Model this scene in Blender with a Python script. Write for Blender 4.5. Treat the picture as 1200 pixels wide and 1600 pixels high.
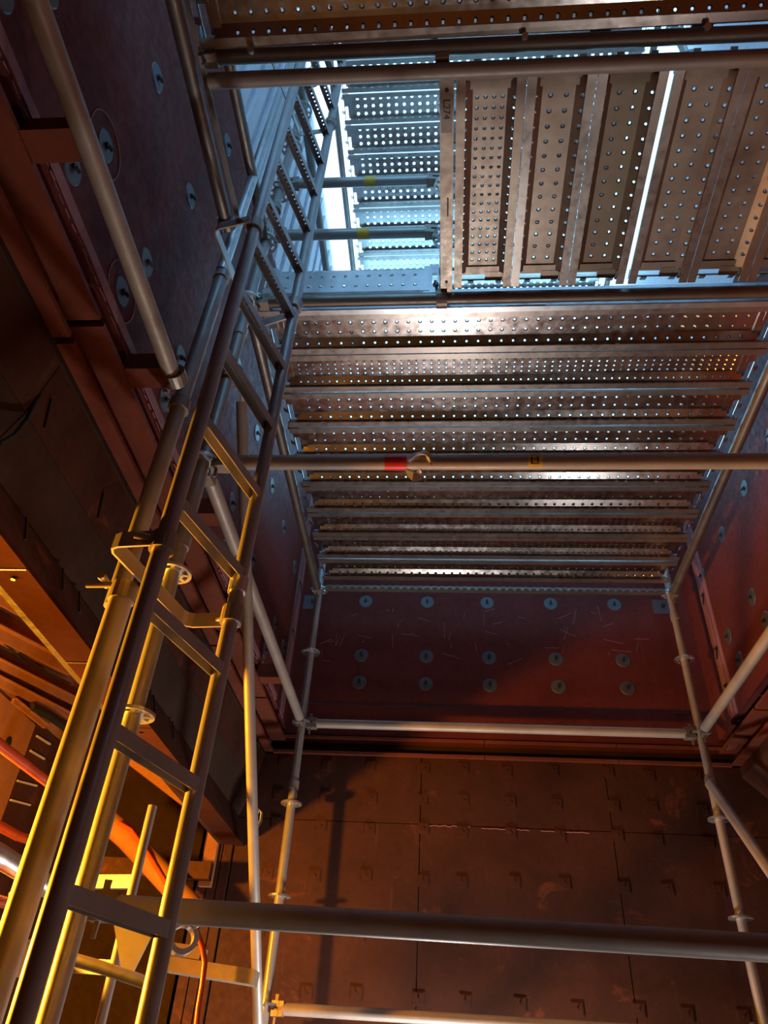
import bpy, math, random
from mathutils import Vector, Matrix
random.seed(7)
S = bpy.context.scene
for o in list(bpy.data.objects): bpy.data.objects.remove(o)

# ------------------------------------------------------------------ camera
F_PX, PITCH, YAW, ROLL = 1153.5, 0.67018, -0.10804, 0.07036
cy, sy = math.cos(YAW), math.sin(YAW)
FWD = Vector((sy*math.cos(PITCH), cy*math.cos(PITCH), math.sin(PITCH)))
RT0 = Vector((cy, -sy, 0)); UP0 = RT0.cross(FWD)
RT = math.cos(ROLL)*RT0 + math.sin(ROLL)*UP0
UP = -math.sin(ROLL)*RT0 + math.cos(ROLL)*UP0
cam = bpy.data.cameras.new('camera'); camo = bpy.data.objects.new('camera', cam)
S.collection.objects.link(camo)
cam.sensor_fit = 'VERTICAL'; cam.sensor_height = 32; cam.lens = F_PX/1600*32
cam.clip_start = 0.02; cam.clip_end = 200
camo.matrix_world = Matrix(((RT.x, UP.x, -FWD.x, 0), (RT.y, UP.y, -FWD.y, 0), (RT.z, UP.z, -FWD.z, 0), (0, 0, 0, 1)))
S.camera = camo

# ------------------------------------------------------------------ daylight, lamps, exposure
W = bpy.data.worlds.new('sky'); S.world = W; W.use_nodes = True
bg = W.node_tree.nodes['Background']
bg.inputs[0].default_value = (0.27, 0.62, 0.97, 1); bg.inputs[1].default_value = 3.8
def lamp(name, loc, power, col, r):
    l = bpy.data.lights.new(name, 'POINT'); l.energy = power; l.color = col; l.shadow_soft_size = r
    o = bpy.data.objects.new(name, l); S.collection.objects.link(o); o.location = loc
    return o
def flood(name, loc, aim, power, col, r, cone, blend):
    l = bpy.data.lights.new(name, 'SPOT'); l.energy = power; l.color = col; l.shadow_soft_size = r
    l.spot_size = math.radians(cone); l.spot_blend = blend
    o = bpy.data.objects.new(name, l); S.collection.objects.link(o); o.location = loc
    o.rotation_euler = Vector(aim).to_track_quat('-Z', 'Y').to_euler(); return o
flood('sodium_flood_lamp', (-2.70, 2.06, 0.33), (1, -.36, -.22), 1350, (1.0, 0.385, 0.016), 0.06, 102, .55)
lamp('sodium_work_lamp', (-2.10, 2.88, 0.60), 340, (1.0, 0.385, 0.016), 0.06)
lamp('floor_work_lamp', (0.0, 4.30, -0.80), 150, (1.0, 0.93, 0.90), 0.10)
lamp('floor_work_lamp.001', (1.45, 2.1, -1.3), 27, (1.0, 0.93, 0.90), 0.10)
sun = bpy.data.lights.new('sun', 'SUN'); sun.energy = 6; sun.color = (1.0, .95, .86); sun.angle = .01
suno = bpy.data.objects.new('sun', sun); S.collection.objects.link(suno)
suno.rotation_euler = Vector((-1, .22, -.2)).to_track_quat('-Z', 'Y').to_euler()
VS = S.view_settings
VS.view_transform = 'Standard'; VS.look = 'None'; VS.gamma = 1; VS.use_curve_mapping = False
VS.exposure = 0.0

# ------------------------------------------------------------------ helpers
C = S.collection.objects
WL = {}
def V(*a): return Vector(a)
def ray(px, py):
    return RT*((px-600)/F_PX) + UP*((800-py)/F_PX) + FWD
def at(px, py, ax, val):
    d = ray(px, py); return d*(val/d['XYZ'.index(ax)])

class MB:
    def __init__(s): s.v = []; s.f = []; s.sm = []
    def add(s, vs, fs, smooth=False):
        n = len(s.v); s.v += [Vector(q) for q in vs]
        for q in fs: s.f.append([n+i for i in q]); s.sm.append(smooth)
        return s
    def frame(s, a, b):
        d = (b-a).normalized(); u = Vector((0, 0, 1)) if abs(d.z) < .9 else Vector((1, 0, 0))
        x = d.cross(u).normalized(); return d, x, x.cross(d)
    def tube(s, a, b, r, n=14, r2=None, caps=True):
        a = Vector(a); b = Vector(b); d, x, y = s.frame(a, b); r2 = r if r2 is None else r2
        c = [(math.cos(2*math.pi*i/n), math.sin(2*math.pi*i/n)) for i in range(n)]
        s.add([a+x*(r*i)+y*(r*j) for i, j in c]+[b+x*(r2*i)+y*(r2*j) for i, j in c],
              [[i, (i+1) % n, n+(i+1) % n, n+i] for i in range(n)], True)
        if caps:
            m = len(s.v)-2*n                     # caps get vertices of their own so the side shading stays straight
            s.add(s.v[m:m+n], [list(range(n))[::-1]]); s.add(s.v[m+n:m+2*n], [list(range(n))])
        return s
    def path(s, pts, r, n=8):
        pts = [Vector(p) for p in pts]; base = len(s.v); prev = None
        for k, p in enumerate(pts):
            d = (pts[min(k+1, len(pts)-1)]-pts[max(k-1, 0)]).normalized()
            if prev is None:
                u = Vector((0, 0, 1)) if abs(d.z) < .9 else Vector((1, 0, 0)); x = d.cross(u).normalized()
            else: x = (prev-d*prev.dot(d)).normalized()
            prev = x; y = x.cross(d)
            s.v += [p+x*(r*math.cos(2*math.pi*i/n))+y*(r*math.sin(2*math.pi*i/n)) for i in range(n)]
        for k in range(len(pts)-1):
            for i in range(n):
                a = base+k*n; s.f.append([a+i, a+(i+1) % n, a+n+(i+1) % n, a+n+i]); s.sm.append(True)
        e = base+(len(pts)-1)*n
        s.add(s.v[base:base+n], [list(range(n))[::-1]]); s.add(s.v[e:e+n], [list(range(n))])
        return s
    def box(s, x0, x1, y0, y1, z0, z1):
        return s.add([(x, y, z) for z in (z0, z1) for y in (y0, y1) for x in (x0, x1)],
                     [[0, 2, 3, 1], [4, 5, 7, 6], [0, 1, 5, 4], [2, 6, 7, 3], [0, 4, 6, 2], [1, 3, 7, 5]])
    def bar(s, a, b, w, h, up=(0, 0, 1)):
        a = Vector(a); b = Vector(b); d = (b-a).normalized(); x = d.cross(Vector(up)).normalized(); y = x.cross(d)
        q = [(-1, -1), (1, -1), (1, 1), (-1, 1)]
        return s.add([p+x*(i*w/2)+y*(j*h/2) for p in (a, b) for i, j in q],
                     [[3, 2, 1, 0], [4, 5, 6, 7]]+[[i, (i+1) % 4, 4+(i+1) % 4, 4+i] for i in range(4)])
    def ring(s, c, ro, ri, h, n=20, axis=(0, 0, 1)):
        c = Vector(c); a = Vector(axis).normalized(); d, x, y = s.frame(c, c+a)
        vs = []
        for rr, z in ((ro, -h/2), (ro, h/2), (ri, h/2), (ri, -h/2)):
            vs += [c+x*(rr*math.cos(2*math.pi*i/n))+y*(rr*math.sin(2*math.pi*i/n))+a*z for i in range(n)]
        return s.add(vs, [[k*n+i, k*n+(i+1) % n, ((k+1) % 4)*n+(i+1) % n, ((k+1) % 4)*n+i] for k in range(4) for i in range(n)])
    def plate(s, pts, off):                      # polygon outline extruded by a vector
        off = Vector(off); pts = [Vector(p) for p in pts]; n = len(pts)
        return s.add(pts+[p+off for p in pts], [list(range(n))[::-1], list(range(n, 2*n))]+[[i, (i+1) % n, n+(i+1) % n, n+i] for i in range(n)])
    def strap(s, pts, z0, z1, t):                # flat bar on edge following a plan-view path
        pts = [Vector((p[0], p[1])) for p in pts]; L = []; R = []
        for k, p in enumerate(pts):
            d = (pts[min(k+1, len(pts)-1)]-pts[max(k-1, 0)]).normalized(); nn = Vector((-d.y, d.x))*(t/2)
            L.append(p+nn); R.append(p-nn)
        n = len(pts); vs = [(p.x, p.y, z) for q in (L, R) for z in (z0, z1) for p in q]
        fs = []
        for k in range(n-1):
            a, b, c, d = k, n+k, 2*n+k, 3*n+k
            fs += [[a, a+1, b+1, b], [c, d, d+1, c+1], [a, c, c+1, a+1], [b, b+1, d+1, d]]
        fs += [[0, n, 3*n, 2*n], [n-1, 3*n-1, 4*n-1, 2*n-1]]
        return s.add(vs, fs)
    def mesh(s, name, mat, org=(0, 0, 0)):
        org = Vector(org); m = bpy.data.meshes.new(name)
        m.from_pydata([tuple(p-org) for p in s.v], [], s.f); m.update()
        m.polygons.foreach_set('use_smooth', s.sm); m.materials.append(mat); return m

def tag(o, label=None, cat=None, group=None, kind=None):
    if label: o['label'] = label
    if cat: o['category'] = cat
    if group: o['group'] = group
    if kind: o['kind'] = kind
    return o
def place(o, loc, parent=None):
    C.link(o); loc = Vector(loc); WL[o.name] = loc
    if parent is not None:
        o.parent = parent; o.location = loc-WL[parent.name]
    else: o.location = loc
    return o
def thing(name, label, cat, loc=(0, 0, 0), group=None):
    return tag(place(bpy.data.objects.new(name, None), loc), label, cat, group)
def part(name, mb, mat, parent, loc=None, label=None):
    loc = Vector(WL[parent.name]) if loc is None else Vector(loc)
    o = place(bpy.data.objects.new(name, mb.mesh(name, mat, loc)), loc, parent)
    return tag(o, label)
def single(name, mb, mat, label, cat, group=None):
    lo = Vector([min(p[i] for p in mb.v) for i in range(3)]); hi = Vector([max(p[i] for p in mb.v) for i in range(3)])
    loc = Vector(((lo.x+hi.x)/2, (lo.y+hi.y)/2, lo.z))
    return tag(place(bpy.data.objects.new(name, mb.mesh(name, mat, loc)), loc), label, cat, group)
def struct(name, mb, mat, label=None, cat=None):
    o = place(bpy.data.objects.new(name, mb.mesh(name, mat)), (0, 0, 0))
    return tag(o, label, cat, None, 'structure')
def inst(name, me, loc, parent, rot=None):
    o = place(bpy.data.objects.new(name, me), loc, parent)
    if rot: o.rotation_euler = rot
    return o

# ------------------------------------------------------------------ materials
def nodes(name):
    m = bpy.data.materials.new(name); m.use_nodes = True; t = m.node_tree
    return m, t, t.nodes['Principled BSDF']
def noise(t, scale, detail=5, rough=.6, vec=None, dist=0):
    n = t.nodes.new('ShaderNodeTexNoise'); n.inputs['Scale'].default_value = scale
    n.inputs['Detail'].default_value = detail; n.inputs['Roughness'].default_value = rough; n.inputs['Distortion'].default_value = dist
    if vec is not None: t.links.new(vec, n.inputs['Vector'])
    return n.outputs['Fac']
def ramp(t, fac, stops):
    r = t.nodes.new('ShaderNodeValToRGB'); e = r.color_ramp.elements
    while len(e) < len(stops): e.new(.5)
    for q, (p, c) in zip(e, stops): q.position = p; q.color = (*c, 1) if len(c) == 3 else c
    t.links.new(fac, r.inputs[0]); return r.outputs[0]
def mixc(t, fac, a, b):
    n = t.nodes.new('ShaderNodeMix'); n.data_type = 'RGBA'
    t.links.new(fac, n.inputs[0])
    for s, k in ((a, 6), (b, 7)):
        if isinstance(s, tuple): n.inputs[k].default_value = (*s, 1)
        else: t.links.new(s, n.inputs[k])
    return n.outputs[2]
def bump(t, bs, h, st, d=.01):
    b = t.nodes.new('ShaderNodeBump'); b.inputs['Strength'].default_value = st; b.inputs['Distance'].default_value = d
    t.links.new(h, b.inputs['Height']); t.links.new(b.outputs[0], bs.inputs['Normal'])
def coord(t, scale=(1, 1, 1)):
    g = t.nodes.new('ShaderNodeNewGeometry'); m = t.nodes.new('ShaderNodeMapping')
    m.inputs['Scale'].default_value = scale; t.links.new(g.outputs['Position'], m.inputs['Vector']); return m.outputs[0]
def steel(name, base, rough=.38, metal=.85, rust=.35, rustcol=(.22, .10, .05), sc=5):
    m, t, b = nodes(name); co = coord(t)
    f = noise(t, sc, 6, .65, co); g = noise(t, sc*5, 4, .6, co); big = noise(t, 2.3, 4, .6, co)
    c = ramp(t, f, [(.3, tuple(x*.72 for x in base)), (.7, base)])
    rf = ramp(t, big, [(.52, (0, 0, 0)), (.78, (rust,)*3)])
    c = mixc(t, rf, c, rustcol)
    t.links.new(c, b.inputs['Base Color'])
    b.inputs['Metallic'].default_value = metal
    t.links.new(ramp(t, g, [(.3, (rough-.05,)*3), (.75, (rough+.10,)*3)]), b.inputs['Roughness'])
    bump(t, b, g, .05, .002); return m
def paint(name, base, light, patch=None, rough=.62, streak=True, sc=2.2, bumpy=.2, spec=.12):
    m, t, b = nodes(name); co = coord(t)
    f = noise(t, sc, 7, .62, co, .4); g = noise(t, 26, 5, .65, co)
    c = ramp(t, f, [(.32, base), (.72, light)])
    c = mixc(t, ramp(t, g, [(.45, (0, 0, 0)), (.8, (.35,)*3)]), c, tuple(x*.55 for x in base))
    if patch:
        p = noise(t, 3.1, 6, .7, coord(t, (1, 1, 1.2)), .8)
        c = mixc(t, ramp(t, p, [(.60, (0, 0, 0)), (.68, (.7,)*3)]), c, patch)
    if streak:                                   # scuffs and dusty runs down the sheet
        s = noise(t, 5, 8, .75, coord(t, (4, 4, .45)), .3)
        c = mixc(t, ramp(t, s, [(.60, (0, 0, 0)), (.75, (.28,)*3)]), c, tuple(min(1, x*1.9+.05) for x in light))
    t.links.new(c, b.inputs['Base Color'])
    t.links.new(ramp(t, g, [(.3, (rough-.1,)*3), (.7, (rough+.15,)*3)]), b.inputs['Roughness'])
    b.inputs['Specular IOR Level'].default_value = spec
    bump(t, b, g, bumpy, .004); return m
def plain(name, col, rough=.5, metal=0):
    m, t, b = nodes(name); co = coord(t); f = noise(t, 30, 4, .6, co)
    t.links.new(ramp(t, f, [(.3, tuple(x*.8 for x in col)), (.7, col)]), b.inputs['Base Color'])
    b.inputs['Roughness'].default_value = rough; b.inputs['Metallic'].default_value = metal; return m

M_PLANK = steel('galvanised_plank', (.66, .62, .59), .20, 1.0, .12)
M_PLANKR = steel('worn_plank', (.44, .36, .29), .42, .75, .75, (.15, .07, .035), 5)
M_PLANKD = steel('dirty_plank', (.27, .22, .16), .45, .7, .7, (.16, .07, .03), 5)
M_RAIL = steel('plank_rail', (.48, .43, .39), .30, .85, .25)
M_TUBE = steel('galvanised_tube', (.40, .38, .36), .36, .32, .3)
M_TUBEG = steel('dull_grey_tube', (.36, .34, .33), .5, .1, .25)
M_TUBEW = steel('weathered_tube', (.42, .36, .31), .48, .25, .3)
M_TUBED = steel('dark_tube', (.28, .25, .22), .45, .8, .5)
M_FIT = steel('cast_fitting', (.36, .31, .27), .5, .7, .6, sc=20)
M_LAD = steel('ladder_steel', (.38, .36, .36), .34, .38, .25)
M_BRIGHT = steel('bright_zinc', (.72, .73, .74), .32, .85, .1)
M_RED = paint('red_primer_wall', (.105, .022, .017), (.155, .035, .029))
M_BROWN = paint('red_brown_plate', (.045, .0175, .0115), (.080, .030, .019), (.16, .05, .024))
M_BEAM = paint('red_primer_beam', (.13, .034, .020), (.20, .055, .03), None, .55, False)
M_DARK = paint('dark_brown_plate', (.031, .017, .012), (.052, .028, .020), None, .7, False)  # even dark brown, for plates and unseen walls alike
M_LIP = paint('brown_lip_plate', (.036, .0125, .007), (.052, .018, .010), None, .8, False, spec=0)
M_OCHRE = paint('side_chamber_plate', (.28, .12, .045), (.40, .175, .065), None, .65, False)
M_LILAC = paint('lilac_primer', (.30, .13, .13), (.38, .18, .18), None, .5, False)
M_WASH = plain('washer_zinc', (.11, .11, .12), .5, .3)
M_BLACK = plain('black_iron', (.02, .02, .02), .5)
M_SHEET = plain('pale_cladding', (.62, .60, .66), .45)
M_REDTAPE = plain('red_tape', (.62, .03, .03), .35)
M_WHITE = plain('white_film', (.80, .78, .76), .4)
M_YEL = plain('yellow_label', (.75, .50, .06), .45)
M_LABEL = plain('paper_label', (.55, .50, .46), .6)
M_HOSE = plain('red_hose', (.50, .075, .03), .22)
M_CHALK = plain('chalk_mark', (.62, .50, .34), .9)
M_WOOD = plain('bare_timber', (.42, .31, .21), .75)
M_FLOOR = paint('floor_plate', (.016, .015, .014), (.03, .028, .026), None, .85, False)

# ------------------------------------------------------------------ key positions (metres, camera at the origin)
XL, XR, YF, YB, Z0 = -.916, 1.547, 2.016, 4.473, .343
ZM, ZD = Z0+1.5, Z0+2.5
WXL, WXR, WYB = -1.09, 1.765, 4.80
FLOOR = -1.6
ORD = ['first', 'second', 'third', 'fourth', 'fifth', 'sixth', 'seventh', 'eighth', 'ninth', 'tenth', 'eleventh', 'twelfth', 'thirteenth', 'fourteenth']

# ================================================================== SETTING
struct('floor', MB().box(-4.6, 2.6, -1.6, 5.8, FLOOR-.1, FLOOR), M_FLOOR)
struct('ceiling_or_shade_slab', MB().box(-2.4, 2.6, -1.6, .45, 2.98, 3.08), M_DARK)  # unseen slab added to keep daylight out above the camera
struct('wall_front', MB().box(-4.6, 2.6, -1.7, -1.6, FLOOR, 3.0), M_DARK)

def washers(parent, spots, axis, me_d, me_p):
    rot = {'x': (0, math.pi/2, 0), '-x': (0, -math.pi/2, 0), '-y': (math.pi/2, 0, 0)}[axis]
    for p in spots:
        w = inst('washer', me_d, p, parent, rot); k = inst('pin', me_p, p, w)
md = MB().tube((0, 0, 0), (0, 0, .004), .052, 20, .048); WASH = md.mesh('washer', M_WASH)
mp = MB().tube((0, 0, .003), (0, 0, .014), .011, 8).tube((0, 0, .012), (.0, .018, .017), .006, 6); PIN = mp.mesh('pin', M_BLACK)

# -- upper left wall
wl = struct('wall_left', MB().box(WXL-.12, WXL, -1.6, WYB+.1, 1.93, 4.08), M_RED)
sp = [(WXL, y, 2.955) for y in (.62, 1.09, 1.555, 2.02, 2.49, 2.98, 3.45, 3.88, 4.35)]
sp += [(WXL, y, 2.33) for y in (.62, 1.05, 1.47, 1.91, 2.38, 2.85, 3.35, 4.07, 4.38)]
sp += [(WXL, y, 2.07) for y in (.55, .99, 1.415, 1.9, 2.4, 2.9, 3.45, 3.94)]
sp += [(WXL, y, 3.66) for y in (1.2, 1.67, 2.15, 2.65, 3.15)]
washers(wl, sp, 'x', WASH, PIN)
# large paint rings round two washers, weld line along the bottom edge
ringm = MB().ring((0, 0, 0), .105, .1, .004, 28).mesh('paint_ring', M_LILAC)
for y, z in ((1.05, 2.33), (1.415, 2.07)): inst('paint_ring', ringm, (WXL+.001, y, z), wl, (0, math.pi/2, 0))
mb = MB(); y = .3
while y < 4.7:
    mb.tube((WXL+.002, y, 1.94+random.uniform(-.004, .006)), (WXL+.002, y+.03, 1.94+random.uniform(-.004, .006)), random.uniform(.0012, .0032), 5); y += random.uniform(.022, .05)
tag(part('weld_seam', mb, M_LILAC, wl), 'pale ragged weld bead along the wall bottom', kind='stuff')
for y0 in (.80, 1.575, 2.35, 3.1, 3.86):
    part('bracket', MB().box(WXL, WXL+.15, y0, y0+.055, 1.87, 1.945).box(WXL, WXL+.15, y0-.01, y0+.075, 1.855, 1.87), M_BEAM, wl)
part('edge_strip', MB().box(WXL, WXL+.006, 4.50, 4.60, 1.95, 4.0), M_LILAC, wl)
part('edge_strip', MB().box(WXL, WXL+.006, 4.612, 4.66, 1.95, 4.0), M_LILAC, wl)
part('edge_strip', MB().box(WXL, WXL+.004, -.2, 4.4, 1.96, 2.0), M_LILAC, wl)
for z in (2.95, 2.55, 2.2):
    part('bent_pin', MB().bar((WXL+.012, 4.53, z), (WXL+.012, 4.60, z+.01), .006, .006).bar((WXL+.012, 4.6, z), (WXL+.02, 4.585, z-.06), .006, .006), M_BLACK, wl)

# -- upper right wall
wr = struct('wall_right', MB().box(WXR, WXR+.12, -1.6, WYB+.1, 1.93, 4.08), M_RED)
sp = [(WXR, y, 2.955) for y in (2.55, 3.02, 3.47, 3.93, 4.40)]+[(WXR, y, 2.39) for y in (2.85, 3.32, 3.78, 4.24)]+[(WXR, y, 2.19) for y in (3.2, 3.7, 4.17)]
washers(wr, sp, '-x', WASH, PIN)
part('edge_strip', MB().box(WXR-.006, WXR, 4.43, 4.515, 1.95, 4.0), M_LILAC, wr)
part('edge_strip', MB().box(WXR-.006, WXR, 4.37, 4.42, 1.95, 4.0), M_LILAC, wr)
for z in (2.83, 2.42, 2.16):
    part('bent_pin', MB().bar((WXR-.012, 4.47, z), (WXR-.012, 4.43, z-.005), .008, .008).bar((WXR-.012, 4.43, z), (WXR-.02, 4.45, z-.08), .007, .007), M_BLACK, wr)

# -- upper back wall
wb = struct('wall_back', MB().box(WXL-.12, WXR+.12, WYB, WYB+.12, 2.13, 4.08), M_RED)
sp = [(x, WYB, z) for z in (2.955, 2.50, 2.29) for x in (-.612, -.143, .305, .775, 1.24)]
washers(wb, sp, '-y', WASH, PIN)
for x in (-1.02, 1.585):
    q = part('square_washer', MB().box(x-.07, x+.07, WYB-.006, WYB, 2.88, 3.0), M_WASH, wb)
    part('pin', MB().tube((x, WYB-.03, 2.945), (x, WYB-.004, 2.945), .012, 8), M_BLACK, q)
part('lower_band', MB().box(WXL-.1, WXR+.1, WYB-.004, WYB+.1, 1.90, 2.118), M_RED, wb)
mb = MB()
for k in range(46):
    x = random.uniform(-.95, 1.4); z = random.uniform(2.45, 2.9); a = random.uniform(-.5, .5) if random.random() < .5 else random.uniform(1.2, 1.7); l = random.uniform(.02, .14)
    mb.bar((x, WYB-.0012, z), (x+l*math.cos(a), WYB-.0012, z+l*math.sin(a)), .0028, .002, (0, 1, 0))
tag(part('scratch_marks', mb, M_LILAC, wb), 'pale scratches in the red paint', kind='stuff')

# -- flanged frame round the shaft between upper and lower walls
tr = []
def flange(n, side, z, t, reach, inner):
    o = thing('trim_%d' % n, 'red primed flange %s' % inner, 'flange'); o['kind'] = 'structure'
    if side == 'back':
        segs = [(-1.2, .25), (.255, 1.1), (1.105, 1.9)]
        for a, b in segs: part('flange_plate', MB().box(a, b, WYB-reach, WYB+.1, z, z+t), M_BEAM, o)
    else:
        segs = [(-.5, .55), (.57, 1.36), (1.385, 2.46), (2.485, 3.3), (3.32, 4.10), (4.12, WYB)]
        for a, b in segs:
            if side == 'left': part('flange_plate', MB().box(WXL-.13, WXL+reach, a, b, z, z+t), M_BEAM, o)
            else: part('flange_plate', MB().box(WXR-reach, WXR+.13, a, b, z, z+t), M_BEAM, o)
    return o
flange(1, 'left', 1.845, .018, .015, 'along the left wall, upper of two')
flange(2, 'left', 1.762, .018, -.055, 'along the left wall, lower of two')
flange(3, 'back', 1.865, .018, .03, 'across the back wall, upper of two')
flange(4, 'back', 1.762, .018, .03, 'across the back wall, lower of two')
flange(5, 'right', 1.845, .018, .015, 'along the right wall, upper of two')
flange(6, 'right', 1.762, .018, -.04, 'along the right wall, lower of two')
struct('trim_7', MB().box(WXL-.16, WXL-.11, -.5, WYB+.1, 1.74, 1.95).box(WXL-.1, WXR+.1, WYB+.06, WYB+.12, 1.74, 1.92).box(WXR+.11, WXR+.16, -.5, WYB+.1, 1.74, 1.95), M_DARK)
# gusset plate in the right rear corner
g = [at(*p, 'Y', 4.62) for p in ((1143, 1120), (1165, 1107), (1180, 1112), (1176, 1132), (1150, 1168), (1136, 1172), (1144, 1150))]
single('gusset_plate', MB().plate(g, (0, .012, 0)), M_LILAC, 'pale lilac gusset plate in the right rear corner above the red beam', 'plate')

# -- lower back wall: plates, clips
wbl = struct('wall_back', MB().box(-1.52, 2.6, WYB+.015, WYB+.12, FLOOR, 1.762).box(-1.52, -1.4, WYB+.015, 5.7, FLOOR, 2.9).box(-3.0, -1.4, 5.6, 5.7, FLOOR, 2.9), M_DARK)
cl = MB().box(-.028, .028, -.007, 0, -.028, .028)
for s_ in (-1, 1):
    cl.box(s_*.031-.003, s_*.031+.003, -.005, 0, -.034, .034); cl.box(-.034, .034, -.005, 0, s_*.031-.003, s_*.031+.003)
cl.tube((0, -.016, 0), (0, -.006, 0), .005, 6); CLIP = cl.mesh('clip', M_BROWN)
xe = [-1.305, -.158, 1.012, 2.6]; ze = [FLOOR, .1, 1.345, 1.762]
for i in range(3):
    for j in range(3):
        part('wall_plate', MB().box(xe[i]+.003, xe[i+1]-.003, WYB, WYB+.02, ze[j]+.0025, ze[j+1]-.0025), M_BROWN, wbl)
for i in range(10):
    for z in (1.70, 1.50, 1.315, 1.035, .735, .44, .15):
        x = -1.067+.2935*i+random.uniform(-.012, .012)
        if min(abs(x-e) for e in xe) < .04: x += .045
        inst('clip', CLIP, (x, WYB, z+random.uniform(-.01, .01)), wbl, (0, random.uniform(-.05, .05), 0))
for x0, x1 in ((-1.365, -1.312), (-1.425, -1.372), (-1.49, -1.432)):
    part('corner_strip', MB().box(x0, x1, WYB-.02, WYB+.02, FLOOR, 1.31), M_BROWN, wbl)
part('corner_strip', MB().box(-1.47, -1.395, WYB-.06, WYB-.02, .93, 1.33), M_OCHRE, wbl)
for x0, x1, z in ((-.14, .13, 1.34), (.22, .50, 1.335), (.58, .85, 1.333)):
    mb = MB(); x = x0
    while x < x1:
        mb.tube((x, WYB-.001, z+random.uniform(-.003, .003)), (x+.03, WYB-.001, z+random.uniform(-.003, .003)), .0025, 5); x += .029
    tag(part('weld_seam', mb, M_LILAC, wbl), kind='stuff')

# -- right lower wall
struct('wall_right', MB().box(2.25, 2.4, -1.6, WYB+.1, FLOOR, 1.77), M_BROWN)
struct('trim_8', MB().plate([(WXR+.09, -.5, 1.77), (WXR+.09, -.5, 1.70), (2.3, -.5, 1.25), (2.4, -.5, 1.77)], (0, 5.3, 0)), M_BROWN)

# -- left lower: sloping skirt, lip, side chamber
prof = [(WXL-.115, 1.762), (-1.205, 1.762), (-1.245, 1.53), (-1.309, 1.352), (-1.245, 1.19)]
def skirt(a, b, ins=.0):
    (x0, z0), (x1, z1) = a, b
    d = Vector((x1-x0, 0, z1-z0)).normalized(); n = Vector((-d.z, 0, d.x))
    if n.x > 0: n = -n
    return (Vector((x0, 0, z0))+d*ins, Vector((x1, 0, z1))-d*ins, n*.02)
sk = thing('wall_left', 'dark sloping skirt of plates below the left flange', 'wall'); sk['kind'] = 'structure'
for k, mt in ((1, M_BROWN), (2, M_DARK), (3, M_BROWN)):
    a, b, n = skirt(prof[k], prof[k+1], .002)
    for y0, y1 in ((-1.6, .3), (.304, 1.45), (1.454, 2.6), (2.604, 3.75), (3.754, WYB)):
        part('skirt_plate', MB().plate([a+V(0, y0, 0), b+V(0, y0, 0), b+V(0, y0, 0)+n, a+V(0, y0, 0)+n], (0, y1-y0, 0)), mt, sk)
part('lip_plate', MB().box(-1.375, -1.245, -1.6, WYB, 1.175, 1.19), M_LIP, sk)
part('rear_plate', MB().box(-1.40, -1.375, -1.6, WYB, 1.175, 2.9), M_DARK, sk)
for y in (1.45, 1.72, 2.0, 2.16*1.35/1.7*1.25, 2.42, 2.71, 3.0, 3.29):
    c = V(-1.295, y, 1.315)
    q = part('seam_clip', MB().bar(c+V(0, 0, .03), c+V(.028, 0, -.055), .006, .006, (0, 1, 0)), M_BLACK, sk)
    part('pin', MB().tube(c+V(.0, .012, -.045), c+V(.022, .012, -.045), .005, 6), M_BLACK, q)
for y in (1.5, 1.95, 2.4, 2.85):
    part('seam_clip', MB().bar((-1.222, y, 1.64), (-1.236, y+.045, 1.56), .006, .006, (0, 1, 0)), M_BLACK, sk)
for y in (1.75, 2.35, 2.95, 3.55):
    part('lip_joint', MB().box(-1.372, -1.248, y, y+.006, 1.172, 1.176).tube((-1.31, y+.05, 1.168), (-1.31, y+.05, 1.176), .008, 8), M_BLACK, sk)
hose = [at(*p, 'X', -1.235) for p in ((0, 692), (22, 680), (42, 655), (60, 620), (78, 585), (95, 545))]
single('cable', MB().path(hose, .0065), M_BLACK, 'thin black cable sagging down the dark plates at the left edge', 'cable')

CX = -2.9
KX = CX/-2.0
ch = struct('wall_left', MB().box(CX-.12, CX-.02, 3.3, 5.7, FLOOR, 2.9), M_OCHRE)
struct('wall_left', MB().box(-4.6, CX-.12, 3.3, 3.4, FLOOR, 2.9).box(-4.6, -4.5, -1.6, 3.3, FLOOR, 2.9), M_DARK)  # unseen outer walls, set back and dark to cut orange bounce
struct('ceiling_or_shade_slab', MB().box(-4.6, -1.39, -1.6, 5.7, 2.8, 2.9), M_OCHRE)
part('wall_plate', MB().box(CX-.02, CX, 3.3, 3.355*KX, FLOOR, 1.335*KX), M_OCHRE, ch)
part('wall_plate', MB().box(CX-.02, CX-.008, 3.365*KX, 5.6, FLOOR, 1.36*KX), M_BROWN, ch)
part('bolt_hole', MB().tube((CX-.005, 3.185*KX, 1.185*KX), (CX+.004, 3.185*KX, 1.185*KX), .034, 14), M_BLACK, ch)
for k, (a, b) in enumerate((((57, 1150), (78, 1163)), ((47, 1173), (69, 1186)), ((27, 1220), (57, 1228)), ((16, 1250), (47, 1258)))):
    p, q = at(*a, 'X', CX), at(*b, 'X', CX)
    part('weld_tick', MB().bar(p+V(.002, 0, 0), q+V(.002, 0, 0), .012, .012), M_CHALK, ch)
def wallbar(px, w, d, mat, label, cat='bar', name='angle_bar', x=CX):
    a, b = at(*px[0], 'X', x+.04), at(*px[1], 'X', x+.04)
    t = thing(name, label, cat, (a+b)/2)
    part('web', MB().bar(a, b, d, w), mat, t)
    part('flange', MB().bar(a+V(d*.5, 0, w*.5), b+V(d*.5, 0, w*.5), d*1.6, .008), mat, t)
    return t
wallbar(((-60, 905), (36, 958)), .075, .06, M_OCHRE, 'short orange-lit steel stub ending just under the left lip', 'beam', 'steel_stub')
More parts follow.
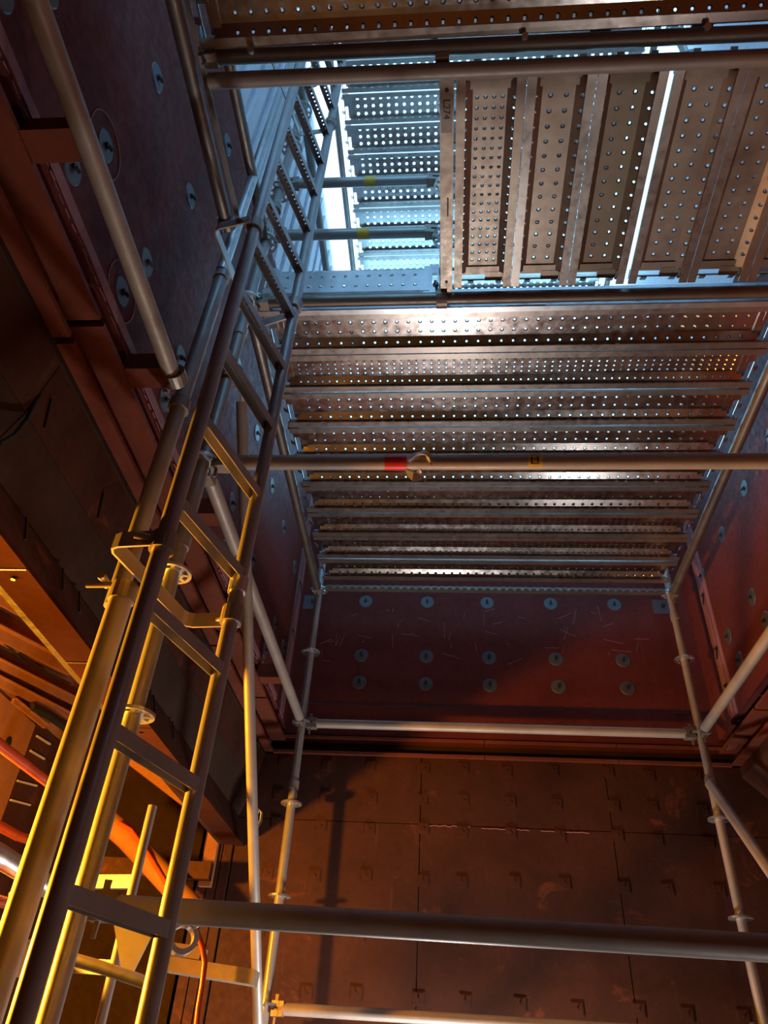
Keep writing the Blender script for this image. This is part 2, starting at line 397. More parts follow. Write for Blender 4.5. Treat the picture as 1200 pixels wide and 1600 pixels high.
wallbar(((-60, 965), (110, 1048)), .075, .06, M_OCHRE, 'orange-lit box bar with a dark top edge below the stub', 'beam', 'box_bar')
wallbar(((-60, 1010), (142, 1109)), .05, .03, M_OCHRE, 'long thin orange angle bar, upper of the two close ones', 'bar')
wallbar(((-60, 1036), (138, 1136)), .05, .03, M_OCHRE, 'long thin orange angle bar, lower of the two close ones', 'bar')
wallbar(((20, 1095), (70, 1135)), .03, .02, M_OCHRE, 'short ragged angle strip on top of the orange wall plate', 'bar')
a, b = at(48, 1104, 'X', CX+.06), at(118, 1150, 'X', CX+.06)
single('black_sleeve', MB().path([a, a.lerp(b, .3)+V(0, 0, .02), a.lerp(b, .7)+V(0, 0, .012), b], .028, 10), M_BLACK, 'thick black rubber sleeve lying under the orange angle bars', 'sleeve')
for k, pts in enumerate((((0, 1000), (20, 1016), (48, 1044)), ((30, 1020), (75, 1052), (110, 1068)), ((50, 1075), (80, 1100), (112, 1122)))):
    q = [at(*p, 'X', CX+.05) for p in pts]
    single('wire', MB().path(q, .006, 6), M_BLACK, ['thin black wire over the box bar at the left edge', 'thin black wire between the two angle bars', 'thin black wire hanging below the lower angle bar'][k], 'wire')
# hoses and pipe in the chamber
def hosething(pts, x, r, label, mat=M_HOSE, name='red_hose', cat='hose'):
    q = [at(p[0], p[1], 'X', x) for p in pts]
    return single(name, MB().path(q, r, 12), mat, label, cat)
hosething(((-40, 1132), (0, 1164), (45, 1199), (86, 1230), (90, 1240)), -1.5, .0185, 'glossy red-brown pipe running down past the orange wall plate', cat='pipe', name='red_pipe')
hosething(((84, 1236), (72, 1272), (58, 1312), (46, 1352), (38, 1392)), -1.5, .006, 'thin red hose dropping from the end of the red pipe')
hosething(((-40, 1272), (0, 1291), (30, 1307), (43, 1311)), -1.5, .0165, 'short red pipe stub above the pale galvanised pipe', cat='pipe', name='red_pipe')
t = thing('red_hose', 'red hose with an orange clamp at the left edge below the pale pipe', 'hose', at(0, 1408, 'X', -1.35))
part('hose', MB().path([at(*p, 'X', -1.35) for p in ((-40, 1400), (0, 1408), (20, 1414), (34, 1420))], .017, 12), M_HOSE, t)
part('clamp', MB().path([at(*p, 'X', -1.33) for p in ((22, 1396), (26, 1405), (34, 1408))], .018, 8), M_YEL, t)
hosething(((-60, 1305), (0, 1338), (52, 1370), (100, 1402)), -1.35, .033, 'thick pale galvanised pipe crossing behind the ladder at the left edge', M_BRIGHT, 'galvanised_pipe', 'pipe')
wallbar(((-40, 1490), (40, 1500)), .12, .05, M_OCHRE, 'broad orange-lit beam low at the left edge', 'beam', 'beam', -1.7)
# behind the ladder
PY = 3.2
t = thing('frame_ladder', 'small galvanised ladder frame standing behind the main ladder', 'ladder', (-1.25, PY, FLOOR))
part('stile', MB().tube((-1.252, PY, FLOOR), (-1.256, PY, .93), .019, 10), M_TUBE, t)
part('stile', MB().tube((-1.60, PY+.16, FLOOR), (-1.60, PY+.16, .7), .019, 10), M_TUBE, t)
for z in (.63, .33, .03, -.27): part('rung', MB().bar((-1.255, PY, z), (-1.60, PY+.16, z+.02), .03, .05), M_TUBE, t)
def byY(pts, y, mb_r, mat, name, label, cat, n=12):
    return single(name, MB().path([at(p[0], p[1], 'Y', y) for p in pts], mb_r, n), mat, label, cat)
byY(((185, 1285), (205, 1297), (232, 1335), (262, 1384)), 4.33, .012, M_HOSE, 'red_hose', 'red hose hanging beside the small ladder frame', 'hose')
byY(((110, 1498), (160, 1512), (235, 1538)), 3.0, .021, M_BRIGHT, 'short_tube', 'bright galvanised tube end below the bottom ledger', 'tube')
byY(((150, 1265), (200, 1310), (270, 1385), (300, 1420)), 4.4, .065, M_OCHRE, 'duct_pipe', 'brown pipe sloping down behind the small ladder frame', 'pipe')
a, b = at(130, 1352, 'Y', 4.5), at(330, 1362, 'Y', 4.5)
single('cross_beam', MB().bar(a, b, .06, .09), M_BROWN, 'brown cross beam behind the ladder rungs', 'beam')
g = [at(*p, 'Y', 3.05) for p in ((178, 1445), (236, 1462), (203, 1528), (190, 1522))]
single('cover_plate', MB().plate(g, (0, .01, 0)), M_TUBEW, 'worn triangular steel plate hanging under the lowest rung', 'plate')
t = thing('scaffold_coupler', 'round polished coupler beneath the left end of the bottom ledger', 'coupler', at(285, 1468, 'Y', 2.7))
c = at(285, 1466, 'Y', 2.7); part('ring', MB().ring(c, .05, .034, .045, 20, (.5, -1, .1)), M_BRIGHT, t); part('bolt', MB().tube(c+V(.03, 0, .03), c+V(.06, -.02, .05), .008, 8), M_BRIGHT, t)
a, b = at(262, 1507, 'Y', 3.0), at(400, 1529, 'Y', 3.0)
t = thing('timber', 'pale timber batten with a shorter offcut on top beside the tall brace', 'timber', (a+b)/2)
part('batten', MB().bar(a, b, .09, .045), M_WOOD, t); part('offcut', MB().bar(a+V(0, 0, .045), a.lerp(b, .38)+V(0, 0, .045), .085, .04), M_WOOD, t)
byY(((298, 1440), (308, 1458), (317, 1482), (320, 1505), (316, 1540), (310, 1575), (306, 1615)), 2.9, .010, M_HOSE, 'red_hose', 'red hose looping down in front of the timber batten', 'hose')
wallrib = single('cable_tray', MB().bar(at(195, 1182, 'Y', 4.72), at(300, 1262, 'Y', 4.72), .05, .05), M_OCHRE, 'orange-lit sloping angle high behind the ladder', 'angle')

# -- upper storey: pale cladding on the left, with ribs
up = struct('wall_left', MB().box(WXL-.1, WXL-.02, -1.6, WYB+.1, 4.08, 9.2), M_SHEET)
struct('wall_right', MB().box(WXR+.02, WXR+.1, -1.6, WYB+.1, 4.08, 6.45), M_SHEET)  # unseen cladding added to stop sun entering below the high deck
struct('ceiling_or_shade_slab', MB().box(WXL-.1, WXR+.1, -1.6, 1.28, 6.36, 6.44), M_SHEET)  # unseen slab added to block open sky in front of the high deck
for k in range(26):
    part('cladding_rib', MB().box(WXL-.02, WXL, .4+.17*k, .4+.17*k+.10, 4.12, 6.15), M_SHEET, up)

# ================================================================== SCAFFOLD: standards, ledgers, braces
RS, RL = .0255, .0285
ro = MB()
n = 8
ro.ring((0, 0, 0), .063, .052, .010, 24).ring((0, 0, 0), .036, RS-.001, .010, 24)
for i in range(n):
    a = 2*math.pi*i/n
    ro.bar((.034*math.cos(a), .034*math.sin(a), 0), (.054*math.cos(a), .054*math.sin(a), 0), .013, .010)
ROSE = ro.mesh('rosette', M_BRIGHT)
def standard(x, y, z0, z1, label, ks=(), mat=M_TUBE, r=RS, collars=()):
    t = thing('scaffold_standard', label, 'standard', (x, y, z0), 'upright scaffold standards')
    part('tube', MB().tube((x, y, z0), (x, y, z1), r, 18), mat, t)
    for k in ks: inst('rosette', ROSE, (x, y, Z0+.5*k), t, (0, 0, .3))
    for z in collars: part('collar', MB().ring((x, y, z), r+.006, r-.002, .05, 18), mat, t)
    return t
standard(XL, YF, FLOOR, 6.9, 'front left standard with slotted rosettes right behind the ladder', range(-3, 13), collars=(1.47, 2.62, 4.0))
standard(XL, YB, FLOOR, 6.4, 'rear left standard in the corner by the red wall', range(-3, 12), collars=(1.45,))
standard(XR, YB, FLOOR, 6.4, 'rear right standard in the corner by the red wall', range(-3, 12), M_TUBEW, collars=(2.66,))
standard(XR, YF, FLOOR, 6.4, 'front right standard just past the right edge of the picture', range(-3, 12))
standard(-.012, YF, ZD+.03, 6.3, 'short upper standard at the right side of the hatch', (6, 7, 9))
t = standard(XL, 1.705, 1.02, 2.60, 'middle left standard piece with an open collar at its top', (), M_TUBE, .0275, (2.585,))
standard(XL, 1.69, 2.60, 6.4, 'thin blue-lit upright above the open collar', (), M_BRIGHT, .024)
t = standard(-.838, 1.585, FLOOR, .985, 'thick orange-lit upright left of the ladder ending in a swivel coupler', (), M_TUBEW, .0295)
part('coupler', MB().ring((-.838, 1.585, .99), .034, .02, .05, 16).bar((-.838, 1.6, 1.0), (-.875, 1.67, 1.04), .05, .05), M_FIT, t)
part('wing_nut', MB().tube((-.86, 1.59, 1.02), (-.945, 1.585, 1.015), .008, 8).tube((-.90, 1.56, 1.03), (-.90, 1.61, 1.03), .011, 8), M_FIT, t)

def head(t, p, d, mat=M_FIT):
    """wedge head: p the standard's axis, d points along the ledger"""
    d = Vector(d).normalized(); s_ = Vector((-d.y, d.x, 0))
    h = MB()
    a, b = p+d*.036, p+d*.098
    for sg in (1, -1):                           # upper and lower jaw closing on the rosette
        q = [a+s_*.020+V(0, 0, .008*sg), a-s_*.020+V(0, 0, .008*sg), b-s_*.026+V(0, 0, .006*sg), b+s_*.026+V(0, 0, .006*sg)]
        h.plate(q, (0, 0, .026*sg))
    h.bar(p+d*.07, p+d*.100, .048, .064)
    o = part('wedge_head', h, mat, t)
    part('wedge', MB().plate([p+d*.048+s_*.004+V(0, 0, .062), p+d*.066+s_*.004+V(0, 0, .062), p+d*.060+s_*.004+V(0, 0, -.07), p+d*.050+s_*.004+V(0, 0, -.07)], s_*-.008), mat, o)
def ledger(a, b, label, mat=M_TUBE, r=RL, heads=(1, 1), name='scaffold_ledger', group='horizontal scaffold ledgers'):
    a, b = Vector(a), Vector(b); d = (b-a).normalized()
    t = thing(name, label, 'ledger', a.lerp(b, .5), group)
    part('tube', MB().tube(a+d*(.09 if heads[0] else 0), b-d*(.09 if heads[1] else 0), r, 20), mat, t)
    if heads[0]: head(t, a, d)
    if heads[1]: head(t, b, -d)
    return t
lg_bot = ledger((XL, YF, Z0-.005), (XR, YF, Z0-.03), 'thick near ledger crossing low in front of the brown wall', M_TUBEG, .0300)
lg_mid = ledger((XL, YF, ZM), (XR, YF, ZM), 'ledger with the red tape and the yellow sticker', M_TUBEW, .0290)
ledger((XL, YF, ZD), (XR, YF, ZD), 'front transom under the near edge of the wide deck', M_TUBED, .0280)
ledger((XL, YB, ZM), (XR, YB, ZM), 'ledger across the rear wall just above the dark flange', M_TUBEW, .0285)
ledger((XL, YB, Z0-.015), (XR, YB, Z0-.015), 'rear ledger at the very bottom of the picture', M_TUBEW, .0285)
ledger((XL, YF, ZM), (XL, YB, ZM), 'sandy left side ledger running back below the deck', M_TUBEW, .0285)
ledger((XL, YF, ZD), (XL, YB, ZD-.03), 'left deck ledger carrying the plank ends', M_TUBED, .0285)
ledger((XR, YF, ZD), (XR, YB, ZD-.03), 'right deck ledger carrying the plank ends', M_TUBED, .0285)
ledger((XR, YF, ZM), (XR, YB, ZM), 'brown right side ledger running back to the rear corner', M_TUBEW, .0285)
lg_a = ledger((XL+.01, -.6, ZM+.02), (XL, 1.63, ZM+.01), 'long brown side ledger crossing the upper left wall', M_TUBEW, .0285, (0, 0))
ledger((XL, -.6, ZD+.02), (XL, 1.59, ZD-.03), 'dark side ledger at deck height by the top left planks', M_TUBED, .027, (0, 0))
ledger((XL, .2, Z0+3.02), (XL, YF, Z0+3.02), 'dark side guard rail above the deck on the left', M_TUBED, .024, (0, 1))
ledger((XL, .4, Z0+4.55), (XL, YB, Z0+4.55), 'high dark side rail seen against the bright sky', M_TUBED, .026, (0, 1))
for z, lab in ((3.405, 'lower blue-lit guard rail across the hatch'), (3.925, 'upper blue-lit guard rail across the hatch')):
    g_ = ledger((XL, YF, z), (-.012, YF, z-.01), lab, M_TUBE, .0275)
    part('sticker', MB().tube((-.452, YF, z-.005), (-.392, YF, z-.0055), .0286, 16, caps=False), M_YEL, g_)
# swivel couplers where the long side ledgers end on the middle upright
def coupler(c, ax, label, r=.036):
    t = thing('scaffold_coupler', label, 'coupler', c, 'bolted couplers on the uprights'); c = Vector(c)
    part('clamp', MB().ring(c, r, r-.009, .048, 18, ax), M_FIT, t)
    a = Vector(ax).normalized(); s_ = a.cross(V(1, .3, .2)).normalized()
    q = part('bolt', MB().tube(c+s_*r*.8-V(.02, 0, 0), c+s_*(r+.045)-V(.03, 0, 0), .007, 8), M_FIT, t)
    part('nut', MB().tube(c+s_*(r+.02)-V(.025, 0, 0), c+s_*(r+.034)-V(.028, 0, 0), .014, 6), M_FIT, q)
    return t
coupler((XL, 1.705, ZM-.02), (0, 0, 1), 'bolted coupler holding the long brown side ledger')
coupler((XL+.008, 1.60, ZM+.01), (0, 1, 0), 'half clamp at the end of the long brown side ledger', .038)
coupler((XL, 1.60, ZD-.03), (0, 1, 0), 'clamp at the end of the dark side ledger by the upper strap', .036)
for z, lab in ((2.33, 'coupler knot on the front left standard above the taped ledger'), (3.66, 'coupler on the blue-lit standard between the guard rails'), (4.45, 'coupler on the blue-lit standard above the guard rails')):
    coupler((XL, YF, z), (0, 0, 1), lab, .038)
coupler((-.025, YF, ZD-.005), (1, 0, 0), 'dark clamp on the front transom below the labelled beam', .042)

# braces
def brace(a, b, label, r=.026):
    a, b = Vector(a), Vector(b); d = (b-a).normalized()
    t = thing('diagonal_brace', label, 'brace', b, 'diagonal scaffold braces')
    part('tube', MB().tube(a+d*.06, b-d*.06, r, 16), M_TUBEW, t)
    for p, s_ in ((a, 1), (b, -1)): part('flat_end', MB().bar(p-d*.01*s_, p+d*.075*s_, .012, .046), M_BRIGHT, t)
    return t
br = brace((XL+.045, YF+.06, 2.33), (XL+.045, YB-.02, -.07), 'tall orange-edged diagonal brace right of the ladder', .0245)
hk = at(398, 1300, 'X', XL+.04); 
part('hook', MB().path([hk+V(0, -.005, .0), hk+V(.02, 0, .05), hk+V(.02, 0, .085), hk+V(.005, 0, .10), hk+V(-.01, 0, .07)], .007, 6), M_FIT, br)
brace((XR-.035, YB-.03, 1.56), (XR-.02, YF+.1, -.95), 'rusty orange diagonal brace at the right edge', .0275)

# ================================================================== PLANKS
def sheet(L, W_, dense, mat, big=False):
    """perforated top sheet: bevelled edges, pressed holes as real openings"""
    m = MB(); s = .0375 if dense else .0555; rh, rr = (.0042, .0078) if dense else (.0052, .0098)
    if big: s, rh, rr = .064, .0125, .0165
    prof = [(.004, .016), (.030, .052), (W_-.030, .052), (W_-.004, .016)] if big else [(.004, .016), (.062, .052), (W_-.062, .052), (W_-.004, .016)]
    n = int((L-.16)/s); x0 = (L-n*s)/2
    e0 = .047; L0, L = L, L-2*e0; x0 -= e0
    for k in range(3):
        (ya, za), (yb, zb) = prof[k], prof[k+1]
        a, b = Vector((e0, ya, za)), Vector((e0, yb, zb)); u = (b-a); ln = u.length; u.normalize(); nn = Vector((0, -u.z, u.y))
        rows = ([ln*(i+.5)/3 for i in range(3)] if k == 1 else []) if big else [.58*ln] if k == 0 else [.42*ln] if k == 2 else ([ln*(i+.5)/4 for i in range(4)] if dense else [ln*.26, ln*.74])
        hw = .02 if big else .0125 if dense else .014; cur = 0
        X = Vector((1, 0, 0))
        for r_ in rows:
            if r_-hw > cur+1e-5:
                m.add([a+u*cur, a+u*cur+X*L, a+u*(r_-hw)+X*L, a+u*(r_-hw)], [[0, 1, 2, 3]])
            c0, c1 = a+u*(r_-hw), a+u*(r_+hw)
            m.add([c0, c0+X*x0, c1+X*x0, c1], [[0, 1, 2, 3]]); m.add([c0+X*(L-x0), c0+X*L, c1+X*L, c1+X*(L-x0)], [[0, 1, 2, 3]])
            for i in range(n):
                cx = x0+(i+.5)*s; ce = a+u*r_+X*cx
                vs = [c0+X*(cx-s/2), c0+X*(cx+s/2), c1+X*(cx+s/2), c1+X*(cx-s/2)]
                for R_, dz in ((rr, 0), (rh, .0035)):
                    vs += [ce+X*(R_*math.cos(t_))+u*(R_*math.sin(t_))+nn*dz for t_ in [math.radians(-135+45*j) for j in range(8)]]
                f = [[0, 1, 6, 5, 4][0:2]+[6, 5, 4], [1, 2, 8, 7, 6], [2, 3, 10, 9, 8], [3, 0, 4, 11, 10]]
                f += [[4+j, 4+(j+1) % 8, 12+(j+1) % 8, 12+j] for j in range(8)]
                m.add(vs, f)
            cur = r_+hw
        m.add([a+u*cur, a+u*cur+X*L, b+X*L, b], [[0, 1, 2, 3]])
    return m.mesh('perforated_sheet', mat)
def rail(L, W_, side, mat):
    p = [(.004, .019), (0, .012), (0, 0), (.034, 0), (.034, .008), (.0315, .008), (.0315, .0025), (.0025, .0025), (.0025, .012), (.006, .019)]
    if side: p = [(W_-y, z) for y, z in p][::-1]
    return MB().plate([(0, y, z) for y, z in p], (L, 0, 0)).mesh('side_rail', mat)
def endplate(L, W_, far, mat):
    m = MB(); xa, xb = (L-.075, L-.035) if far else (.035, .075)
    m.box(xa, xb, .03, W_-.03, .0455, .0485)
    x1, x2 = (L-.048, L-.004) if far else (.004, .048)
    m.box(x1, x2, .034, .112, .044, .050).box(x1, x2, .218, W_-.004, .030, .040).box(x1, x2, .004, .036, .030, .040)
    x4, x5 = (L-.010, L-.004) if far else (.004, .010)
    m.box(x4, x5, .112, .218, .046, .052)
    x3 = L+.02 if far else -.02
    for y in (.05, W_-.075): m.bar((x2 if far else x1, y, .046), (x3, y, .062), .025, .006)
    return m.mesh('end_plate', mat)
_pm = {}
def plank(loc, label, L, dense=False, mat=M_PLANK, rail_mat=M_RAIL, rot=None, W_=.24, group='perforated steel deck planks', big=False):
    key = (round(L, 3), dense, mat.name, rail_mat.name, W_, big)
    if key not in _pm:
        _pm[key] = (sheet(L, W_, dense, mat, big), rail(L, W_, 0, rail_mat), rail(L, W_, 1, rail_mat), endplate(L, W_, 0, mat), endplate(L, W_, 1, mat))
    t = thing('steel_plank', label, 'plank', loc, group)
    for nm, me in zip(('perforated_sheet', 'side_rail', 'side_rail', 'end_plate', 'end_plate'), _pm[key]):
        o = bpy.data.objects.new(nm, me); C.link(o); o.parent = t
    if rot: t.rotation_euler = rot
    return t

# wide deck at the back: nine planks across the bay
ys = [2.088, 2.330, 2.578, 2.826, 3.062, 3.306, 3.552, 3.790, 4.046]
kinds = [0, 1, 0, 0, 0, 0, 1, 1, 0]
for i, y in enumerate(ys):
    plank((XL+.055, y, ZD+.0-.004*i), '%s plank of the wide deck counted from the front transom, %s' % (ORD[i], 'finely perforated' if kinds[i] else 'with widely spaced holes'), XR-XL-.11, bool(kinds[i]), M_PLANK, W_=.238)
# notched bar closing the deck at the rear
nb = thing('notched_bar', 'dark notched bar behind the last plank by the rear wall', 'bar', (.3, 4.40, ZD-.02))
part('bar', MB().box(XL+.06, XR-.06, 4.375, 4.415, ZD-.045, ZD-.02), M_TUBED, nb)
tooth = MB().box(-.014, .014, -.018, 0, 0, .014).mesh('tooth', M_TUBED)
for k in range(44): inst('tooth', tooth, (XL+.1+k*.0525, 4.372, ZD-.044), nb)

# short planks running front to back beside the hatch
xs = [.030, .282, .528, .790, 1.042, 1.294]; ws = [.249, .243, .243, .249, .249, .249]
mt = [M_PLANKR, M_PLANKR, M_PLANKD, M_PLANKR, M_PLANKR, M_PLANKR]
for i, x in enumerate(xs):
    plank((x+ws[i], 1.085, ZD+.012), ['finely perforated short plank beside the labelled beam', 'grey scuffed short plank, second from the labelled beam', 'dark rusty short plank left of the bright gap', 'brown short plank right of the bright gap', 'second brown short plank right of the bright gap', 'short brown plank cut by the right edge of the picture'][i], .885, i == 0, mt[i], M_RAIL if i else M_PLANKR, (0, 0, math.pi/2), ws[i], 'short planks beside the hatch')
# planks over the camera, at the top of the picture
for i, y in enumerate((.738, .49)):
    plank((XL+.045, y, ZD+.03), ['long plank along the top edge of the picture', 'long plank overhead just beyond the top edge of the picture'][i], XR-XL-.09, False, M_PLANK)
# double tube carrying them
ledger((XL+.06, 1.062, ZD-.018), (XR+.2, 1.062, ZD-.05), 'lower tube of the pair along the top of the picture', M_TUBEW, .0275, (0, 0))
lg_t = ledger((XL, 1.005, ZD+.035), (XR+.2, 1.005, ZD+.0), 'upper bluish tube of the pair along the top of the picture', M_TUBED, .0255, (1, 0))
for x in (-.69, .26, .86): part('bolt_head', MB().tube((x, .985, ZD+.015), (x, .972, ZD+.0), .012, 8), M_BRIGHT, lg_t)
coupler((-.02, 1.03, ZD+.03), (1, 0, 0), 'black clamp joining the tube pair above the labelled beam', .04)
for x, lab in ((.52, 'black clip under the top plank edge right of the hatch'), (.86, 'black clip with pale straps near the top right')):
    single('retaining_clip', MB().box(x-.035, x+.035, .985, 1.01, ZD+.058, ZD+.075).tube((x-.03, 1.0, ZD+.07), (x+.03, 1.0, ZD+.07), .012, 8), M_BLACK, lab, 'clip')

# beam with the printed label at the side of the hatch
bm = thing('labelled_beam', 'narrow steel beam with a paper label reading L274 beside the hatch', 'beam', (-.004, 1.5, ZD))
part('channel', MB().box(-.030, .022, 1.10, 1.985, ZD+.0, ZD+.004).box(-.030, -.026, 1.10, 1.985, ZD+.004, ZD+.055).box(.018, .022, 1.10, 1.985, ZD+.004, ZD+.055), M_PLANKR, bm)
part('label', MB().box(-.025, .017, 1.15, 1.285, ZD-.0008, ZD), M_LABEL, bm, label='pale paper label')
part('rivet', MB().tube((-.004, 1.135, ZD-.004), (-.004, 1.135, ZD), .007, 8), M_BLACK, bm)
part('rivet', MB().tube((-.004, 1.93, ZD-.004), (-.004, 1.93, ZD), .006, 8), M_BLACK, bm)
def text(name, s, size, origin, xdir, ydir, mat, parent):
    cu = bpy.data.curves.new(name, 'FONT'); cu.body = s; cu.size = size; cu.extrude = .0004
    to = bpy.data.objects.new('tmp', cu); C.link(to)
    dg = bpy.context.evaluated_depsgraph_get(); me = bpy.data.meshes.new_from_object(to.evaluated_get(dg))
    bpy.data.objects.remove(to); me.name = name; me.materials.clear(); me.materials.append(mat)
    x, y = Vector(xdir).normalized(), Vector(ydir).normalized(); z = x.cross(y); o_ = Vector(origin)
    for v in me.vertices: v.co = x*v.co.x+y*v.co.y+z*v.co.z
    return place(bpy.data.objects.new(name, me), o_, parent)
text('lettering', 'L274', .036, (-.016, 1.165, ZD-.0014), (0, 1, 0), (1, 0, 0), M_BLACK, bm)
part('lettering', MB().box(-.002, .004, 1.54, 1.62, ZD-.0012, ZD-.0002), M_BLACK, bm)

# toe board: plank on edge behind the front transom
tb = plank((XL+.04, 2.086, ZD+.032), 'blue-lit perforated plank set on edge as toe board behind the hatch', .84, False, M_BRIGHT, M_BRIGHT, (math.radians(90), 0, 0), .29, 'toe boards')
tb2 = thing('toe_board', 'long bright aluminium toe board edge above the front transom', 'toe board', (.75, 2.06, ZD-.02))
part('board', MB().box(XL+.04, XR-.03, 2.058, 2.074, ZD-.028, ZD+.028).box(.02, XR-.03, 2.058, 2.074, ZD+.028, ZD+.13), M_BRIGHT, tb2)
part('lower_lip', MB().box(XL+.04, XR-.03, 2.046, 2.060, ZD-.030, ZD-.024), M_BRIGHT, tb2)
part('sticker', MB().box(.27, .315, 2.0565, 2.0585, ZD-.022, ZD-.004), M_YEL, tb2)
st = part('sticker', MB().box(.315, .44, 2.0565, 2.0585, ZD-.022, ZD-.004), M_BLACK, tb2)
for k in range(9): part('print_mark', MB().box(.33+k*.011, .337+k*.011, 2.0555, 2.0566, ZD-.016, ZD-.009), M_LABEL, st)
# thin side boards along the dark side ledger
single('toe_board', MB().box(-.886, -.882, -.6, 1.60, ZD+.01, ZD+.045).box(-.882, -.868, -.6, 1.60, ZD+.01, ZD+.014), M_TUBED, 'thin edge angle along the dark side ledger top left', 'toe board')

# ---- high deck seen through the hatch
ZH = 6.34
for i in range(14):
    plank((XL+.06, 1.30+.246*i, ZH), '%s plank of the high blue-lit deck counted from the camera side' % ORD[i], XR-XL-.12, False, M_PLANK, W_=.236, group='planks of the high deck', big=True)
ledger((XL, .6, ZH-.03), (XL, YB, ZH-.03), 'left edge ledger of the high deck', M_TUBED, .026, (0, 1))
ledger((XR, .6, ZH-.03), (XR, YB, ZH-.03), 'right edge ledger of the high deck', M_TUBED, .026, (0, 1))
ledger((XL, 1.2, ZH+.02), (XR, 1.2, ZH+.02), 'near cross ledger of the high deck', M_TUBED, .026, (0, 0))
ledger((XL, YB, ZH-.062), (XR, YB, ZH-.062), 'far cross ledger of the high deck', M_TUBED, .026, (1, 1))

# ================================================================== LADDER
BX, BY, CX2, CY2 = -.695, 1.43, -.602, 1.775
PITCH_R = .3045; ZR0 = .258
ld = thing('ladder', 'long galvanised access ladder rising through the hatch', 'ladder', (BX, BY, FLOOR))
def lean(x, y, z): return Vector((x-.010*max(0, z-1.6), y-.004*max(0, z-1.6), z))
zz = [FLOOR, 1.6, 5.4]
part('stile', MB().path([lean(BX, BY, z) for z in zz], .0225, 16), M_LAD, ld)
part('stile', MB().path([lean(CX2, CY2, z) for z in zz], .0215, 16), M_LAD, ld)
dd = (V(CX2, CY2, 0)-V(BX, BY, 0)); Lr = dd.length; ang = math.atan2(dd.y, dd.x)
rm = MB(); X = V(1, 0, 0); hh = .016
for sg in (-1, 1): rm.box(.012, Lr-.012, sg*hh-.0012, sg*hh+.0012, -.017, .017)
nH = 15; s_ = (Lr-.06)/nH                       # tread of the rung: pressed holes
rm.box(.012, .03, -hh, hh, .0155, .017).box(Lr-.03, Lr-.012, -hh, hh, .0155, .017)
for i in range(nH):
    cx = .03+(i+.5)*s_; vs = [(cx-s_/2, -hh, .016), (cx+s_/2, -hh, .016), (cx+s_/2, hh, .016), (cx-s_/2, hh, .016)]
    vs += [(cx+.0042*math.cos(math.radians(-135+45*j)), .0042*math.sin(math.radians(-135+45*j)), .016) for j in range(8)]
    rm.add(vs, [[0, 1, 6, 5, 4], [1, 2, 8, 7, 6], [2, 3, 10, 9, 8], [3, 0, 4, 11, 10]])
RUNG = rm.mesh('rung', M_LAD)
k = -6
while ZR0+PITCH_R*k < 5.3:
    z = ZR0+PITCH_R*k; p = lean(BX, BY, z)
    if z > FLOOR+.1: inst('rung', RUNG, p, ld, (0, 0, ang))
    k += 1
for z in (1.14, 2.47, 4.05):
    part('joint_sleeve', MB().ring(lean(CX2, CY2, z), .027, .020, .05, 16), M_BRIGHT, ld)
# U-shaped straps tying the ladder to the uprights
def ladder_strap(zs, pts, label, mat):
    t = thing('ladder_strap', label, 'strap', (pts[1][0], pts[1][1], zs-.024), 'flat steel straps on the ladder')
    part('flat_bar', MB().strap(pts, zs-.022, zs+.022, .006), mat, t)
    b = lean(BX, BY, zs); c = lean(CX2, CY2, zs)
    for p, sg in ((b, 1), (c, -1)):
        q = part('clamp', MB().ring(p, .031, .022, .05, 18), M_FIT, t)
        part('bolt', MB().tube(p+V(-.03, -.02*sg, .0), p+V(-.062, -.035*sg, .0), .010, 8), M_FIT, q)
    return t
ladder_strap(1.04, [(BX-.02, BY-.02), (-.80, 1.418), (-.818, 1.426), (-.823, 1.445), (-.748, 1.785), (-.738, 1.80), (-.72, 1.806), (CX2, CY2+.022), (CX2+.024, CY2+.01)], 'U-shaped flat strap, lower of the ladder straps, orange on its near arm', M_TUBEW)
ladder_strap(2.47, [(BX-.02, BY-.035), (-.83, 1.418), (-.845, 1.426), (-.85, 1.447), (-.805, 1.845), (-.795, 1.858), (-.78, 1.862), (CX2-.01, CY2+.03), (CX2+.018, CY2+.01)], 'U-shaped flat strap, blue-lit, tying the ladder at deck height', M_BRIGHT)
ladder_strap(4.06, [(BX-.045, BY-.03), (-.87, 1.40), (-.885, 1.41), (-.887, 1.43), (-.80, 1.80), (-.79, 1.81), (CX2-.03, CY2+.02)], 'U-shaped flat strap, topmost on the ladder against the sky', M_BRIGHT)

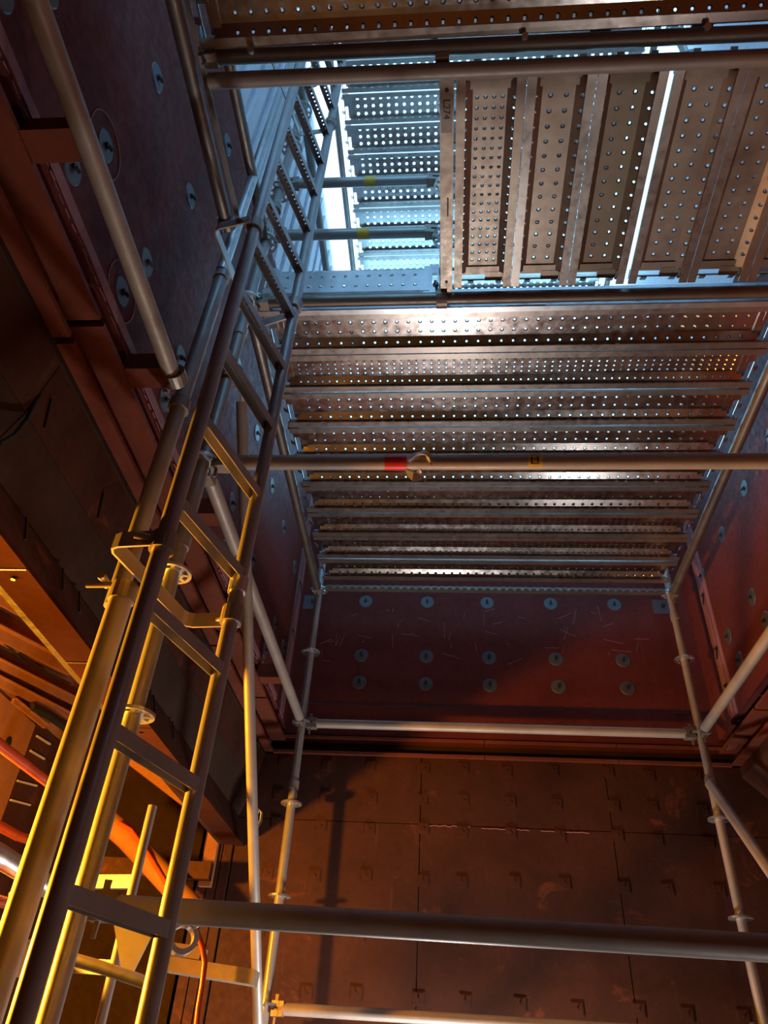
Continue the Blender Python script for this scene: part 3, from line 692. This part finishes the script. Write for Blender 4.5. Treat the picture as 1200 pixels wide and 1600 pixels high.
# ================================================================== SMALL THINGS
# tape and stickers on the middle ledger
tp = thing('warning_tape', 'red and white barrier tape knotted round the middle ledger', 'tape', (-.26, YF, ZM))
xa, xb = at(602, 722, 'Y', YF).x, at(636, 722, 'Y', YF).x
part('red_wrap', MB().tube((xa, YF, ZM), (xb, YF, ZM), .0302, 20, .0308, False), M_REDTAPE, tp)
def film(pts, y, nm='torn_end'):
    m = MB(); P = [at(a, b, 'Y', y+random.uniform(-.008, .008)) for a, b in pts]; c = sum(P, Vector())/len(P)+V(0, -.012, 0)
    for k in range(len(P)):
        a, b = P[k], P[(k+1) % len(P)]
        m.add([a, b, c], [[0, 1, 2]]); 
    m.add([p+V(0, .002, 0) for p in P], [list(range(len(P)))])
    return part(nm, m, M_WHITE, tp)
film(((636, 714), (648, 708), (656, 706), (662, 702), (672, 707), (673, 712), (660, 711), (648, 714), (641, 722), (637, 720)), YF-.034)
film(((664, 710), (670, 713), (676, 725), (674, 727), (668, 718)), YF-.036)
film(((632, 732), (640, 733), (652, 740), (660, 746), (658, 750), (644, 751), (637, 744)), YF-.034)
film(((650, 737), (659, 732), (659, 738), (656, 740)), YF-.03)
xs_ = at(836, 722, 'Y', YF).x
def patch(x0, x1, r, a0, a1, mat, parent, nm):
    m = MB(); n = 8; A = [a0+(a1-a0)*i/n for i in range(n+1)]
    vs = [(x, YF-r*math.cos(a), ZM+r*math.sin(a)) for x in (x0, x1) for a in A]
    m.add(vs, [[i, i+1, n+2+i, n+1+i] for i in range(n)], True); return part(nm, m, mat, parent)
stk = patch(xs_-.027, xs_+.025, .0297, -1.5, .9, M_YEL, lg_mid, 'sticker'); tag(stk, 'yellow printed sticker')
for (x0, x1, a0, a1) in ((-.018, -.012, -.9, -.1), (-.018, .012, -1.0, -.9), (.004, .010, -.8, 0), (-.01, .004, -.45, -.35), (-.02, .018, .1, .16), (-.02, .018, .35, .4), (-.02, .01, .6, .65)):
    patch(xs_+x0, xs_+x1, .0300, a0, a1, M_BLACK, stk, 'print_mark')
# yellow sticker low on the front left standard
m = MB().tube((XL, YF, -.02), (XL, YF, .06), RS+.0006, 18, caps=False)
single('inspection_tag', m, M_YEL, 'yellow tag wrapped round the front left standard at the bottom', 'tag')
